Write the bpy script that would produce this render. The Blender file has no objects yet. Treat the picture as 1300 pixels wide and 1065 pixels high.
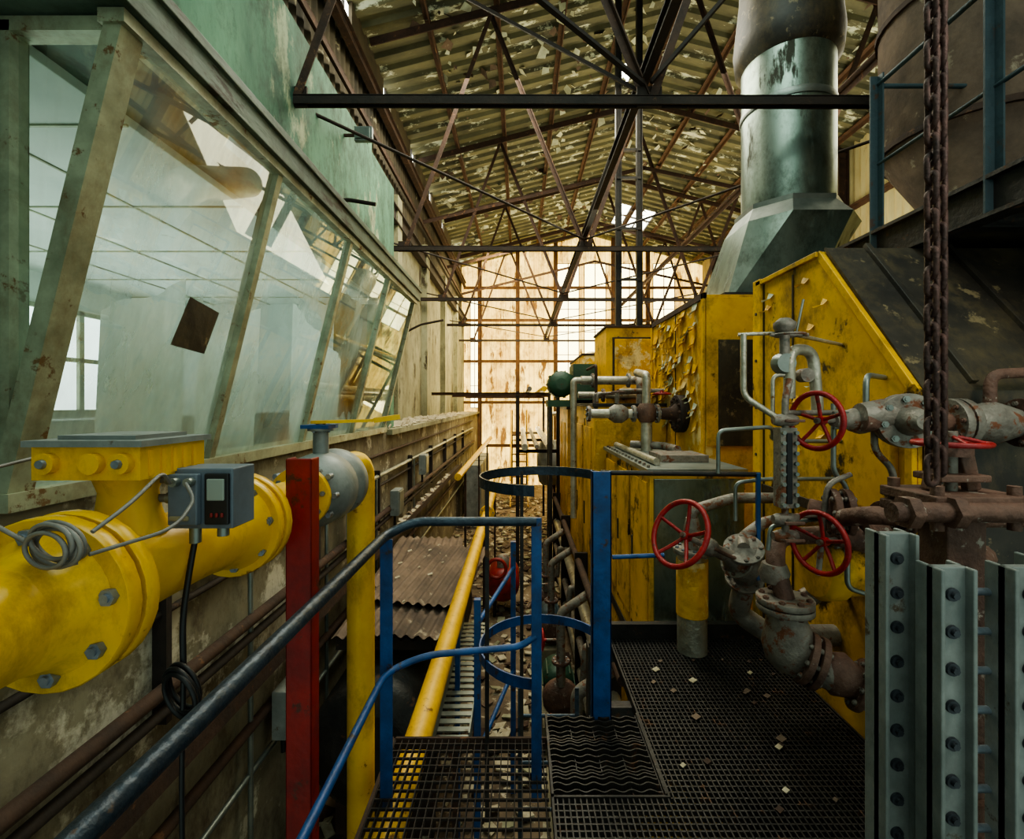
import bpy, math, random
from mathutils import Vector as V, Matrix
random.seed(7)
ZC=3.8   # eye height above shop floor; geometry written relative to eye level, lifted at the end
FL=-3.8
scene=bpy.context.scene
try: scene.view_settings.look='AgX - Medium High Contrast'
except Exception: pass
# ---------------------------------------------------------------- materials
def srgb(r,g,b):
    f=lambda c:(c/255/12.92) if c/255<=.04045 else ((c/255+.055)/1.055)**2.4
    return (f(r),f(g),f(b),1)
def M(name,c1,c2=None,c3=None,t3=.6,rough=.6,metal=0.,scale=3.,scale3=None,bump=.25,stretch=(1,1,1),r3=None,m3=0.,dirt=None,da=.7,dl=.48,ds=(3.2,3.2,1.9)):
    m=bpy.data.materials.new(name); m.use_nodes=True
    nt=m.node_tree; N=nt.nodes; L=nt.links
    bs=N['Principled BSDF']
    tc=N.new('ShaderNodeTexCoord'); mp=N.new('ShaderNodeMapping'); mp.inputs['Scale'].default_value=stretch
    L.new(tc.outputs['Object'],mp.inputs['Vector'])
    n1=N.new('ShaderNodeTexNoise'); n1.inputs['Scale'].default_value=scale; n1.inputs['Detail'].default_value=8; n1.inputs['Roughness'].default_value=.65
    L.new(mp.outputs[0],n1.inputs['Vector'])
    r1=N.new('ShaderNodeValToRGB'); r1.color_ramp.elements[0].position=.35; r1.color_ramp.elements[1].position=.68
    r1.color_ramp.elements[0].color=srgb(*c1); r1.color_ramp.elements[1].color=srgb(*(c2 or c1))
    L.new(n1.outputs['Fac'],r1.inputs['Fac'])
    col=r1.outputs['Color']
    bs.inputs['Roughness'].default_value=rough; bs.inputs['Metallic'].default_value=metal
    if c3:
        n2=N.new('ShaderNodeTexNoise'); n2.inputs['Scale'].default_value=scale3 or scale*1.7; n2.inputs['Detail'].default_value=10; n2.inputs['Roughness'].default_value=.7
        L.new(mp.outputs[0],n2.inputs['Vector'])
        r2=N.new('ShaderNodeValToRGB'); r2.color_ramp.elements[0].position=t3; r2.color_ramp.elements[1].position=min(1,t3+.05)
        L.new(n2.outputs['Fac'],r2.inputs['Fac'])
        mx=N.new('ShaderNodeMix'); mx.data_type='RGBA'
        L.new(r2.outputs['Color'],mx.inputs[0]); L.new(col,mx.inputs[6]); mx.inputs[7].default_value=srgb(*c3)
        col=mx.outputs[2]
        if metal>0 or r3 is not None:
            a=N.new('ShaderNodeMapRange'); a.inputs[3].default_value=metal; a.inputs[4].default_value=m3
            L.new(r2.outputs['Color'],a.inputs[0]); L.new(a.outputs[0],bs.inputs['Metallic'])
            b=N.new('ShaderNodeMapRange'); b.inputs[3].default_value=rough; b.inputs[4].default_value=r3 if r3 is not None else .8
            L.new(r2.outputs['Color'],b.inputs[0]); L.new(b.outputs[0],bs.inputs['Roughness'])
    if dirt:   # run-off grime
        mp2=N.new('ShaderNodeMapping'); mp2.inputs['Scale'].default_value=ds; L.new(tc.outputs['Object'],mp2.inputs['Vector'])
        n5=N.new('ShaderNodeTexNoise'); n5.inputs['Scale'].default_value=1.; n5.inputs['Detail'].default_value=12; n5.inputs['Roughness'].default_value=.78
        L.new(mp2.outputs[0],n5.inputs['Vector'])
        a=N.new('ShaderNodeMapRange'); a.inputs[1].default_value=dl; a.inputs[2].default_value=dl+.2; a.inputs[3].default_value=0; a.inputs[4].default_value=da
        L.new(n5.outputs['Fac'],a.inputs[0])
        mx=N.new('ShaderNodeMix'); mx.data_type='RGBA'; L.new(a.outputs[0],mx.inputs[0]); L.new(col,mx.inputs[6]); mx.inputs[7].default_value=srgb(*dirt); col=mx.outputs[2]
    L.new(col,bs.inputs['Base Color'])
    if bump:
        bp=N.new('ShaderNodeBump'); bp.inputs['Strength'].default_value=bump; bp.inputs['Distance'].default_value=.02
        n4=N.new('ShaderNodeTexNoise'); n4.inputs['Scale'].default_value=scale*5; n4.inputs['Detail'].default_value=5
        L.new(mp.outputs[0],n4.inputs['Vector']); L.new(n4.outputs['Fac'],bp.inputs['Height']); L.new(bp.outputs[0],bs.inputs['Normal'])
    return m
yel=M('yellow_paint',(228,182,6),(208,156,4),(112,74,20),.62,rough=.36,scale=4,scale3=8,bump=.06,dirt=(104,74,20),da=.75,dl=.5)
yelD=M('yellow_paint_worn',(230,178,8),(194,144,6),(54,38,20),.58,rough=.5,scale=2.2,scale3=3.6,bump=.12,dirt=(46,36,20),da=.95,dl=.49,ds=(2.6,2.6,2.0))
yelP=M('yellow_paint_peeling',(224,172,14),(190,136,12),(222,196,132),.53,rough=.55,scale=2.4,scale3=2.4,bump=.7,dirt=(90,56,22),da=.9,dl=.5)
yelpipe=M('yellow_pipe_paint',(222,174,34),(196,150,28),(110,72,30),.61,rough=.45,scale=5,bump=.1,dirt=(110,76,28),da=.5,dl=.5)
red=M('red_paint',(150,28,22),(112,20,18),(80,40,28),.6,rough=.5,scale=6,bump=.1,dirt=(60,26,18),da=.6)
redw=M('handwheel_red',(164,32,34),(122,22,26),(90,50,40),.58,rough=.45,scale=14,bump=.2)
blue=M('blue_paint',(24,82,144),(16,56,102),(64,50,44),.59,rough=.45,scale=6,bump=.12,dirt=(24,34,52),da=.7)
blueG=M('greyblue_steel',(44,64,70),(32,48,54),(60,44,34),.58,rough=.6,scale=5)
dark=M('dark_steel',(34,32,32),(54,50,46),(84,56,36),.6,rough=.5,scale=6,metal=.3)
seam=M('dark_seam',(40,32,22),(66,50,28),rough=.7,scale=6)
black=M('black_rubber',(16,16,18),(26,26,28),rough=.5,scale=10,bump=.05)
rail=M('worn_handrail',(52,66,78),(34,42,52),(84,62,44),.62,rough=.4,metal=.4,scale=9)
rust=M('rusted_steel',(72,50,38),(44,32,26),(104,72,50),.6,rough=.85,scale=5,bump=.3)
rustD=M('dark_rusted_steel',(50,38,31),(30,26,23),(84,60,44),.62,rough=.85,scale=4,bump=.3)
rustP=M('rust_purlin',(92,64,46),(58,42,31),(122,88,62),.6,rough=.85,scale=4,bump=.2)
rustG=M('gable_girt_rust',(116,82,52),(80,56,36),rough=.85,scale=4)
steel=M('galvanised_steel',(146,152,146),(108,116,112),(92,70,48),.66,rough=.42,metal=.7,scale=4,bump=.06)
stack=M('stack_stainless',(150,164,154),(96,114,104),(60,60,48),.58,rough=.36,metal=.85,scale=2,stretch=(1,1,.25),bump=.05,dirt=(50,54,42),da=.75,dl=.48)
castg=M('cast_iron_grey',(142,136,126),(98,90,82),(110,66,42),.55,rough=.55,metal=.35,scale=9,bump=.3)
castr=M('cast_iron_rusty',(112,82,68),(72,50,42),(160,150,138),.6,rough=.7,scale=9,bump=.4)
silver=M('aluminium_lagging',(190,186,170),(140,134,118),(110,80,40),.6,rough=.4,metal=.6,scale=7,bump=.35)
bolt=M('bolt_zinc',(150,158,168),(110,116,124),rough=.4,metal=.7,scale=20,bump=.05)
boltd=M('bolt_dark',(70,74,80),(44,46,50),rough=.5,metal=.5,scale=20,bump=.05)
greyp=M('grey_paint',(138,142,138),(106,112,110),(84,70,54),.62,rough=.5,metal=.15,scale=5,bump=.15,dirt=(76,76,68),da=.5)
greybox=M('grey_plastic',(98,108,118),(78,86,94),rough=.5,scale=8,bump=.03)
cablem=M('grey_cable',(128,124,118),(100,96,92),rough=.5,scale=20,bump=0)
green=M('green_machine_paint',(36,74,54),(26,54,42),(60,50,32),.6,rough=.55,scale=5)
dusty=M('black_dusty_plate',(32,29,27),(64,58,48),(118,104,78),.59,rough=.55,scale=2.4,scale3=8,bump=.2,dirt=(108,92,62),da=.6,dl=.48)
roofm=M('peeling_roof_deck',(106,104,74),(54,54,40),(202,206,182),.565,rough=.7,scale=.9,scale3=1.9,bump=.3,stretch=(.7,1.6,1),r3=.7)
clad=M('dark_cladding',(50,46,38),(84,74,54),(150,142,114),.62,rough=.8,scale=1.2,bump=.3)
rcl=M('side_cladding',(206,196,150),(160,142,96),(110,76,40),.6,rough=.7,scale=.8,bump=.2,stretch=(1,1,.3))
concG=M('green_stained_concrete',(96,140,114),(52,88,72),(154,164,134),.56,rough=.85,scale=1.1,scale3=1.5,bump=.6,stretch=(1,1,.45),dirt=(30,44,34),da=.9,dl=.46)
concT=M('stained_concrete',(160,158,130),(108,104,78),(66,58,42),.57,rough=.9,scale=.9,scale3=1.2,bump=.5,stretch=(1,1,.5),dirt=(58,56,40),da=.7)
concL=M('flaking_plaster',(140,134,112),(88,76,56),(190,184,164),.55,rough=.9,scale=1.3,scale3=1.9,bump=.7,stretch=(1,.8,.8),dirt=(60,42,28),da=.9,dl=.48)
floorm=M('debris_floor',(124,106,84),(62,50,40),(176,164,142),.56,rough=.9,scale=1.6,scale3=5,bump=.6)
frame=M('window_frame_alu',(166,170,144),(122,126,104),(104,78,46),.58,rough=.5,metal=.3,scale=5,bump=.05,dirt=(104,80,48),da=.65)
fasc=M('fascia_panel',(92,108,94),(56,72,62),(50,48,36),.56,rough=.6,scale=2,stretch=(1,.5,2),dirt=(46,46,32),da=.7)
white=M('plaster_white',(214,220,212),(186,194,188),(150,150,134),.66,rough=.9,scale=1.2,bump=.1)
paper=M('old_paper',(150,140,108),(110,100,76),rough=.9,scale=5)
chain=M('chain_iron',(88,62,56),(52,38,36),(120,90,78),.62,rough=.6,metal=.4,scale=20)
chips=M('plaster_chips',(190,180,156),(140,126,100),rough=.9,scale=10)
sheet=M('old_fibre_sheet',(118,98,82),(70,58,50),(150,136,116),.6,rough=.85,scale=2.5,bump=.3,dirt=(50,40,34),da=.5)
flake=M('paint_flake_cream',(206,210,186),(166,168,140),rough=.8,scale=6,bump=0)
def emis(name,c,s):
    m=bpy.data.materials.new(name); m.use_nodes=True; nt=m.node_tree
    b=nt.nodes['Principled BSDF']; b.inputs['Emission Color'].default_value=srgb(*c); b.inputs['Emission Strength'].default_value=s
    b.inputs['Base Color'].default_value=srgb(*c); return m
daypane=emis('frosted_daylight_pane',(226,240,236),3.5)
slitpane=emis('clerestory_daylight_pane',(250,250,235),7)
lcd=emis('lcd_window',(120,130,120),.1)
def translucent(m,f):
    nt=m.node_tree; bs=nt.nodes['Principled BSDF']; out=[n for n in nt.nodes if n.type=='OUTPUT_MATERIAL'][0]
    tr=nt.nodes.new('ShaderNodeBsdfTranslucent'); mixs=nt.nodes.new('ShaderNodeMixShader'); mixs.inputs[0].default_value=f
    nt.links.new(bs.inputs['Base Color'].links[0].from_socket,tr.inputs['Color'])
    nt.links.new(bs.outputs[0],mixs.inputs[1]); nt.links.new(tr.outputs[0],mixs.inputs[2]); nt.links.new(mixs.outputs[0],out.inputs[0]); return m
trans=translucent(M('translucent_gable_sheet',(226,204,134),(178,146,80),(96,70,40),.56,rough=.6,scale=1.1,scale3=1.6,bump=.1,stretch=(1.3,1,.35),dirt=(92,66,34),da=.85,dl=.47),.55)
frost=translucent(M('frosted_glazing',(252,252,236),(250,244,214),rough=.4,scale=2,bump=0),.9)
brightm=translucent(M('blind_cloth',(244,246,238),(226,230,220),(190,170,130),.66,rough=.9,scale=1.5,bump=.1),.6)  # white cloth for the sheets added to brighten the panes
# dirty glass
glass=bpy.data.materials.new('dirty_glass'); glass.use_nodes=True; nt=glass.node_tree; N=nt.nodes; L=nt.links
for n in list(N):
    if n.type=='BSDF_PRINCIPLED': N.remove(n)
out=[n for n in N if n.type=='OUTPUT_MATERIAL'][0]
tp=N.new('ShaderNodeBsdfTransparent'); tp.inputs[0].default_value=(.8,.9,.85,1)
gl=N.new('ShaderNodeBsdfGlossy'); gl.inputs['Roughness'].default_value=.015; gl.inputs[0].default_value=(.9,1,.95,1)
df=N.new('ShaderNodeBsdfDiffuse'); 
tc=N.new('ShaderNodeTexCoord'); mp=N.new('ShaderNodeMapping'); mp.inputs['Scale'].default_value=(1,1,.3); L.new(tc.outputs['Object'],mp.inputs[0])
no=N.new('ShaderNodeTexNoise'); no.inputs['Scale'].default_value=2.2; no.inputs['Detail'].default_value=10; no.inputs['Roughness'].default_value=.65; L.new(mp.outputs[0],no.inputs['Vector'])
rp=N.new('ShaderNodeValToRGB'); rp.color_ramp.elements[0].position=.4; rp.color_ramp.elements[0].color=(.03,.03,.03,1); rp.color_ramp.elements[1].position=.7; rp.color_ramp.elements[1].color=(.5,.5,.5,1)
L.new(no.outputs['Fac'],rp.inputs[0])
sx_=N.new('ShaderNodeSeparateXYZ'); L.new(tc.outputs['Object'],sx_.inputs[0])
mr=N.new('ShaderNodeMapRange'); mr.inputs[1].default_value=.8; mr.inputs[2].default_value=.1; mr.inputs[3].default_value=0; mr.inputs[4].default_value=.35; L.new(sx_.outputs['Z'],mr.inputs[0])
ad=N.new('ShaderNodeMath'); ad.operation='ADD'; ad.use_clamp=True; L.new(rp.outputs[0],ad.inputs[0]); L.new(mr.outputs[0],ad.inputs[1])
cr=N.new('ShaderNodeValToRGB'); cr.color_ramp.elements[0].color=srgb(214,226,210); cr.color_ramp.elements[1].color=srgb(200,134,52)
sp=N.new('ShaderNodeTexNoise'); sp.inputs['Scale'].default_value=.9; L.new(tc.outputs['Object'],sp.inputs['Vector']); L.new(sp.outputs['Fac'],cr.inputs[0]); cr.color_ramp.elements[0].position=.5; cr.color_ramp.elements[1].position=.66
L.new(cr.outputs[0],df.inputs[0])
dtr=N.new('ShaderNodeBsdfTranslucent'); L.new(cr.outputs[0],dtr.inputs[0]); dm=N.new('ShaderNodeMixShader'); dm.inputs[0].default_value=.6; L.new(df.outputs[0],dm.inputs[1]); L.new(dtr.outputs[0],dm.inputs[2])
m1=N.new('ShaderNodeMixShader'); fr=N.new('ShaderNodeFresnel'); fr.inputs[0].default_value=2.7
L.new(fr.outputs[0],m1.inputs[0]); L.new(tp.outputs[0],m1.inputs[1]); L.new(gl.outputs[0],m1.inputs[2])
m2=N.new('ShaderNodeMixShader'); L.new(ad.outputs[0],m2.inputs[0]); L.new(m1.outputs[0],m2.inputs[1]); L.new(dm.outputs[0],m2.inputs[2]); L.new(m2.outputs[0],out.inputs[0])

# ---------------------------------------------------------------- mesh builder
def basis(a):
    a=V(a).normalized()
    u=a.cross(V((0,0,1))) if abs(a.z)<.95 else a.cross(V((1,0,0)))
    u.normalize(); w=u.cross(a); w.normalize(); return a,u,w
ROOTS=[]
class B:
    def __init__(s,name,bevel=0):
        s.n=name; s.v=[]; s.f=[]; s.mi=[]; s.sm=[]; s.mats=[]; s.bevel=bevel
    def add(s,vs,fs,mat,smooth=False):
        if mat not in s.mats: s.mats.append(mat)
        k=s.mats.index(mat); o=len(s.v)
        s.v+= [tuple(p) for p in vs]
        for f in fs:
            s.f.append(tuple(i+o for i in f)); s.mi.append(k); s.sm.append(smooth)
        return s
    def box(s,x0,x1,y0,y1,z0,z1,mat):
        vs=[(x,y,z) for x in (x0,x1) for y in (y0,y1) for z in (z0,z1)]
        return s.add(vs,[(0,1,3,2),(4,6,7,5),(0,4,5,1),(2,3,7,6),(0,2,6,4),(1,5,7,3)],mat)
    def beam(s,p0,p1,w,h,mat,off=(0,0)):
        p0=V(p0);p1=V(p1);a,u,t=basis(p1-p0)
        c=u*off[0]+t*off[1]
        vs=[]
        for p in (p0,p1):
            for i,j in ((-1,-1),(1,-1),(1,1),(-1,1)): vs.append(p+c+u*(i*w/2)+t*(j*h/2))
        return s.add(vs,[(3,2,1,0),(4,5,6,7),(0,1,5,4),(1,2,6,5),(2,3,7,6),(3,0,4,7)],mat)
    def angle(s,p0,p1,w,t,mat):
        s.beam(p0,p1,w,t,mat); return s.beam(p0,p1,t,w,mat,(w/2-t/2,-w/2))
    def ibeam(s,p0,p1,w,h,t,mat):
        s.beam(p0,p1,w,t,mat,(0,h/2)); s.beam(p0,p1,w,t,mat,(0,-h/2)); return s.beam(p0,p1,t,h,mat)
    def lathe(s,p,axis,prof,mat,seg=24,cap=True):
        p=V(p);a,u,w=basis(axis); vs=[];fs=[]
        for t,r in prof:
            for i in range(seg):
                g=2*math.pi*i/seg; vs.append(p+a*t+(u*math.cos(g)+w*math.sin(g))*r)
        for k in range(len(prof)-1):
            for i in range(seg):
                j=(i+1)%seg; fs.append((k*seg+i,k*seg+j,(k+1)*seg+j,(k+1)*seg+i))
        s.add(vs,fs,mat,True)
        if cap:
            for k in (0,len(prof)-1):
                t,r=prof[k]
                if r>1e-4:
                    c=[p+a*t+(u*math.cos(2*math.pi*i/seg)+w*math.sin(2*math.pi*i/seg))*r for i in range(seg)]
                    s.add(c,[tuple(range(seg))],mat,False)
        return s
    def cyl(s,p0,p1,r,mat,seg=16,r2=None):
        d=V(p1)-V(p0); return s.lathe(p0,d,[(0,r),(d.length,r if r2 is None else r2)],mat,seg)
    def tube(s,pts,r,mat,fil=.06,seg=12,closed=False):
        P=[V(p) for p in pts]; path=[]
        if closed: path=P
        else:
            for i,p in enumerate(P):
                if i in (0,len(P)-1) or fil<=0: path.append(p); continue
                a=P[i-1]-p; b=P[i+1]-p; d=min(fil,a.length*.45,b.length*.45)
                q0=p+a.normalized()*d; q1=p+b.normalized()*d
                for k in range(7):
                    t=k/6; path.append(q0*(1-t)**2+p*2*t*(1-t)+q1*t*t)
        n=len(path); vs=[];fs=[]
        tan=[]
        for i in range(n):
            if closed: t=path[(i+1)%n]-path[i-1]
            else: t=path[min(i+1,n-1)]-path[max(i-1,0)]
            tan.append(t.normalized())
        a,u,w=basis(tan[0])
        for i in range(n):
            t=tan[i]; u=(u-t*u.dot(t)); u.normalize(); w=t.cross(u)
            for k in range(seg):
                g=2*math.pi*k/seg; vs.append(path[i]+(u*math.cos(g)+w*math.sin(g))*r)
        for i in range(n if closed else n-1):
            j=(i+1)%n
            for k in range(seg):
                l=(k+1)%seg; fs.append((i*seg+k,i*seg+l,j*seg+l,j*seg+k))
        s.add(vs,fs,mat,True)
        if not closed: 
            s.add(vs[:seg],[tuple(range(seg))],mat); s.add(vs[-seg:],[tuple(range(seg))],mat)
        return s
    def torus(s,p,axis,R,r,mat,seg=32,rs=10,sq=1.):
        p=V(p);a,u,w=basis(axis)
        pts=[p+(u*math.cos(2*math.pi*i/seg)+w*sq*math.sin(2*math.pi*i/seg))*R for i in range(seg)]
        return s.tube(pts,r,mat,seg=rs,closed=True)
    def flange(s,p,axis,R,t,n,mat,bm=None,br=None,ph=.2):
        p=V(p);a,u,w=basis(axis); bm=bm or bolt; br=br or R*.11
        s.lathe(p,a,[(0,R*.985),(t*.1,R),(t*.9,R),(t,R*.985)],mat,28)
        for i in range(n):
            g=2*math.pi*(i+ph)/n; c=p+(u*math.cos(g)+w*math.sin(g))*R*.8
            s.lathe(c-a*br*1.1,a,[(0,br*.55),(br*.35,br*.55)],bm,8)
            s.lathe(c-a*br*.8,a,[(0,br),(t+br*1.6,br)],bm,6)
        return s
    def wheel(s,p,axis,R,r,mat,spk=5,dish=.25):
        p=V(p);a,u,w=basis(axis)
        s.torus(p,a,R,r,mat,40,10)
        hub=p+a*R*dish
        s.lathe(hub-a*r*1.4,a,[(0,r*1.6),(r*3,r*1.6)],mat,12)
        s.lathe(hub-a*r*2.6,a,[(0,r*.8),(r*1.4,r*.8)],castr,8)
        for i in range(spk):
            g=2*math.pi*i/spk+.3; e=p+(u*math.cos(g)+w*math.sin(g))*R
            s.tube([hub,hub.lerp(e,.55)+a*R*.03,e],r*.7,mat,fil=.02,seg=8)
        return s
    def prism(s,poly,ext,mat):
        ext=V(ext); a=[V(p) for p in poly]; b=[p+ext for p in a]; n=len(a)
        fs=[tuple(range(n)),tuple(range(2*n-1,n-1,-1))]+[(i,(i+1)%n,(i+1)%n+n,i+n) for i in range(n)]
        return s.add(a+b,fs,mat)
    def corr(s,o,u,v,ul,vl,pitch,amp,mat,n=None,trap=False,nv=1):
        o=V(o);u=V(u).normalized();v=V(v).normalized();nn=V(n) if n else u.cross(v)
        prof=[(0,0),(.3,0),(.42,1),(.82,1),(.94,0)] if trap else [(i/8,.5-.5*math.cos(2*math.pi*i/8)) for i in range(8)]
        us=[];k=0
        while k*pitch<ul:
            for a,b in prof:
                if (k+a)*pitch<=ul: us.append(((k+a)*pitch,b*amp))
            k+=1
        us.append((ul,0))
        vs=[];fs=[];m=len(us)
        for j in range(nv+1):
            for a,b in us: vs.append(o+u*a+v*(vl*j/nv)+nn*b)
        for j in range(nv):
            for i in range(m-1): fs.append((j*m+i,j*m+i+1,(j+1)*m+i+1,(j+1)*m+i))
        return s.add(vs,fs,mat,not trap)
    def done(s,rot=None):
        xs=[p[0] for p in s.v];ys=[p[1] for p in s.v];zs=[p[2] for p in s.v]
        c=V(((min(xs)+max(xs))/2,(min(ys)+max(ys))/2,min(zs)))
        me=bpy.data.meshes.new(s.n); me.from_pydata([V(p)-c for p in s.v],[],s.f)
        for m in s.mats: me.materials.append(m)
        me.polygons.foreach_set('material_index',s.mi); me.polygons.foreach_set('use_smooth',s.sm); me.update()
        ob=bpy.data.objects.new(s.n,me); ob.location=c; scene.collection.objects.link(ob)
        if s.bevel:
            b=ob.modifiers.new('bevel','BEVEL'); b.width=s.bevel; b.segments=2; b.limit_method='ANGLE'; b.angle_limit=math.radians(50)
        ROOTS.append(ob); return ob

# ---------------------------------------------------------------- shell
YB=-1.6; YF=22
b=B('floor'); b.box(-5.4,9,YB,YF+.3,FL-.2,FL,floorm); b.done()
roofh=lambda x: 6.5+(x+2.6)*1.5/5.8 if x<3.2 else 8.0-(x-3.2)*1.4/5.3
b=B('ceiling')
PIT=.36
def slope(x0,x1,y0,y1):
    y0=round(y0/PIT)*PIT; y1=round(y1/PIT)*PIT
    d=V((x1-x0,0,roofh(x1)-roofh(x0))); b.corr((x0,y0,roofh(x0)),(0,1,0),d,y1-y0,d.length,PIT,.075,roofm,trap=True,n=(0,0,-1))
slope(-2.9,3.2,YB,10.9); slope(-2.9,2.3,10.9,11.6); slope(2.65,3.2,10.9,11.6); slope(-2.9,3.2,11.6,YF+.5)
slope(3.2,8.7,YB,18.2); slope(3.2,3.9,18.2,20.4); slope(5.3,8.7,18.2,20.4); slope(3.2,8.7,20.4,YF+.5)
b.done()
b=B('peeling_paint_flakes')
for i in range(1700):
    x=random.uniform(-2.5,8);y=random.uniform(3,21.5); h=roofh(x)-.085
    if math.sin(x*1.3+2)*math.sin(y*.9+x*.5)<-.1: continue
    if abs(x-2.8)<.7 and abs(y-4.95)<.7: continue
    s_=random.uniform(.04,.2); a=random.uniform(0,6.28); cx_,sy_=math.cos(a)*s_,math.sin(a)*s_; dz=random.uniform(.3,1.0)*s_
    b.add([(x,y,h),(x+cx_*.9,y+sy_*.9,h),(x+cx_*1.1-sy_*.5,y+sy_*1.1+cx_*.5,h-dz*.6),(x-sy_*.8,y+cx_*.8,h-dz)],[(0,1,2,3)],random.choice([flake,flake,sheet]))
b.done()
b=B('skylight')
for x in (3.9,4.35,4.8,5.3): b.beam((x,18.2,roofh(x)-.05),(x,20.4,roofh(x)-.05),.05,.06,dark)
for y in (18.2,19.3,20.4): b.beam((3.9,y,roofh(3.9)-.05),(5.3,y,roofh(5.3)-.05),.05,.06,dark)
b.add([(3.9,18.1,roofh(3.9)+.02),(5.3,18.1,roofh(5.3)+.02),(5.3,20.5,roofh(5.3)+.02),(3.9,20.5,roofh(3.9)+.02)],[(0,1,2,3)],slitpane)
b.done()
b=B('skylight')
b.add([(2.25,10.7,roofh(2.25)+.02),(2.7,10.7,roofh(2.7)+.02),(2.7,11.7,roofh(2.7)+.02),(2.25,11.7,roofh(2.25)+.02)],[(0,1,2,3)],slitpane)
b.beam((2.3,10.9,roofh(2.3)-.03),(2.3,11.6,roofh(2.3)-.03),.03,.05,dark); b.beam((2.65,10.9,roofh(2.65)-.03),(2.65,11.6,roofh(2.65)-.03),.03,.05,dark)
b.done()
# left wall
b=B('wall_left'); b.box(-2.35,-1.95,YB,YF,FL,-.38,concL); b.done()
b=B('wall_left')
b.box(-2.95,-2.6,7.5,YF,-.4,4.2,concT)
b.box(-2.6,-2.35,6.9,YF,FL,-.42,concT)
for y in (9.5,12.5,15.5,18.5): b.box(-2.62,-2.45,y,y+.35,-.4,4.2,concT)
b.done()
b=B('wall_left')
b.box(-2.35,-2.0,YB,7.5,1.64,3.4,concG)
b.box(-2.95,-2.35,YB,7.5,3.3,3.4,concG)
b.done()
b=B('wall_left')
b.box(-2.35,-2.0,6.86,7.5,-.38,1.64,concG)
b.box(-2.95,-2.35,7.3,7.5,-.4,4.2,concG)
b.done()
b=B('wall_left'); b.box(-2.35,-1.95,YB,1.69,-.38,1.64,concG); b.done()
b=B('wall_left_cladding')
b.corr((-2.75,YB,3.3),(0,1,0),(0,0,1),YF-YB,2.6,.2,.05,clad,n=(1,0,0))
y=YB
while y<YF:
    b.box(-2.8,-2.7,y,min(y+1.75,YF),5.9,6.5,clad); y+=2.3
b.ibeam((-2.5,YB,3.75),(-2.5,YF,3.75),.16,.3,.03,rustD)
b.ibeam((-2.55,YB,5.5),(-2.55,YF,5.5),.12,.2,.02,rust)
b.angle((-2.6,YB,4.8),(-2.6,YF,4.8),.1,.02,rust)
b.done()
b=B('clerestory_window')
y=YB
while y<YF-2:
    b.add([(-2.76,y+1.75,5.9),(-2.76,y+2.3,5.9),(-2.76,y+2.3,6.4),(-2.76,y+1.75,6.4)],[(0,1,2,3)],slitpane)
    b.box(-2.76,-2.72,y+2.0,y+2.03,5.9,6.4,dark); y+=2.3
b.done()
b=B('wall_ledge')
b.box(-2.6,-1.86,6.9,YF,-.46,-.38,concT)
for i in range(260):
    x=random.uniform(-2.5,-1.88);yy=random.uniform(7,18);sz=random.uniform(.04,.14)
    b.beam((x,yy,-.375),(x+random.uniform(-.05,.05),yy+sz,-.375+random.uniform(0,.07)),sz,.02,chips)
b.done()
# far gable
b=B('wall_far')
def gable(x0,x1,h0,h1=None):
    n=max(1,int((x1-x0)/.03)); vs=[];fs=[]
    for i in range(n+1):
        x=x0+(x1-x0)*i/n; yy=YF+.03*math.sin(2*math.pi*x/.22)
        vs+= [(x,yy,h0),(x,yy,roofh(x)+.05 if h1 is None else h1)]
    for i in range(n): fs.append((2*i,2*i+2,2*i+3,2*i+1))
    b.add(vs,fs,trans,True)
gable(-2.95,-2.3,FL); gable(-2.3,-1.9,FL,-.2); gable(-2.3,-1.9,4.9)
gable(-1.9,1.75,FL); wins=[(1.75,2.75),(3.0,4.0),(4.6,5.6),(6.2,7.2)]
for a,c in wins: gable(a,c,FL,1.2); gable(a,c,6.5)
gable(2.75,3.0,FL); gable(4.0,4.6,FL); gable(5.6,6.2,FL); gable(7.2,8.6,FL)
for h in (-1.9,0.1,2.0,3.9,5.4): b.angle((-2.6,YF-.08,h),(8.5,YF-.08,h),.12,.02,rustG)
for x in (-1.85,-.1,1.65,4.3,5.9): b.ibeam((x,YF-.2,FL),(x,YF-.2,roofh(x)),.14,.16,.02,rustG)
b.done()
k=1
for a,c in wins+[(-2.3,-1.9)]:
    k+=1; w=B('window_%d'%k); h0,h1=(1.2,6.5) if a>0 else (-.2,4.9)
    for i in range(3): 
        x=a+(c-a)*i/2; w.box(x-.015,x+.015,YF-.03,YF+.03,h0,h1,rustG)
    for i in range(6):
        h=h0+(h1-h0)*i/5; w.box(a,c,YF-.02,YF+.02,h-.012,h+.012,rustG)
    w.add([(a,YF,h0),(c,YF,h0),(c,YF,h1),(a,YF,h1)],[(0,1,2,3)],frost)
    w.done()
b=B('wall_right')
b.corr((8.5,YB,FL),(0,1,0),(0,0,1),16.5,roofh(8.5)-FL+.2,.22,.05,rcl,n=(-1,0,0))
b.corr((8.5,14.9,FL),(0,1,0),(0,0,1),2,7.5,.22,.05,rcl,n=(-1,0,0))
b.corr((8.5,16.9,FL),(0,1,0),(0,0,1),YF-16.9,roofh(8.5)-FL+.2,.22,.05,rcl,n=(-1,0,0))
for h in (-1,1,3,5): b.angle((8.4,YB,h),(8.4,YF,h),.12,.02,rustP)
for y in (4.2,8.2,12.2,16.2,20.2): b.ibeam((8.3,y,FL),(8.3,y,6.6),.2,.25,.02,rust)
b.done()
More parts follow.
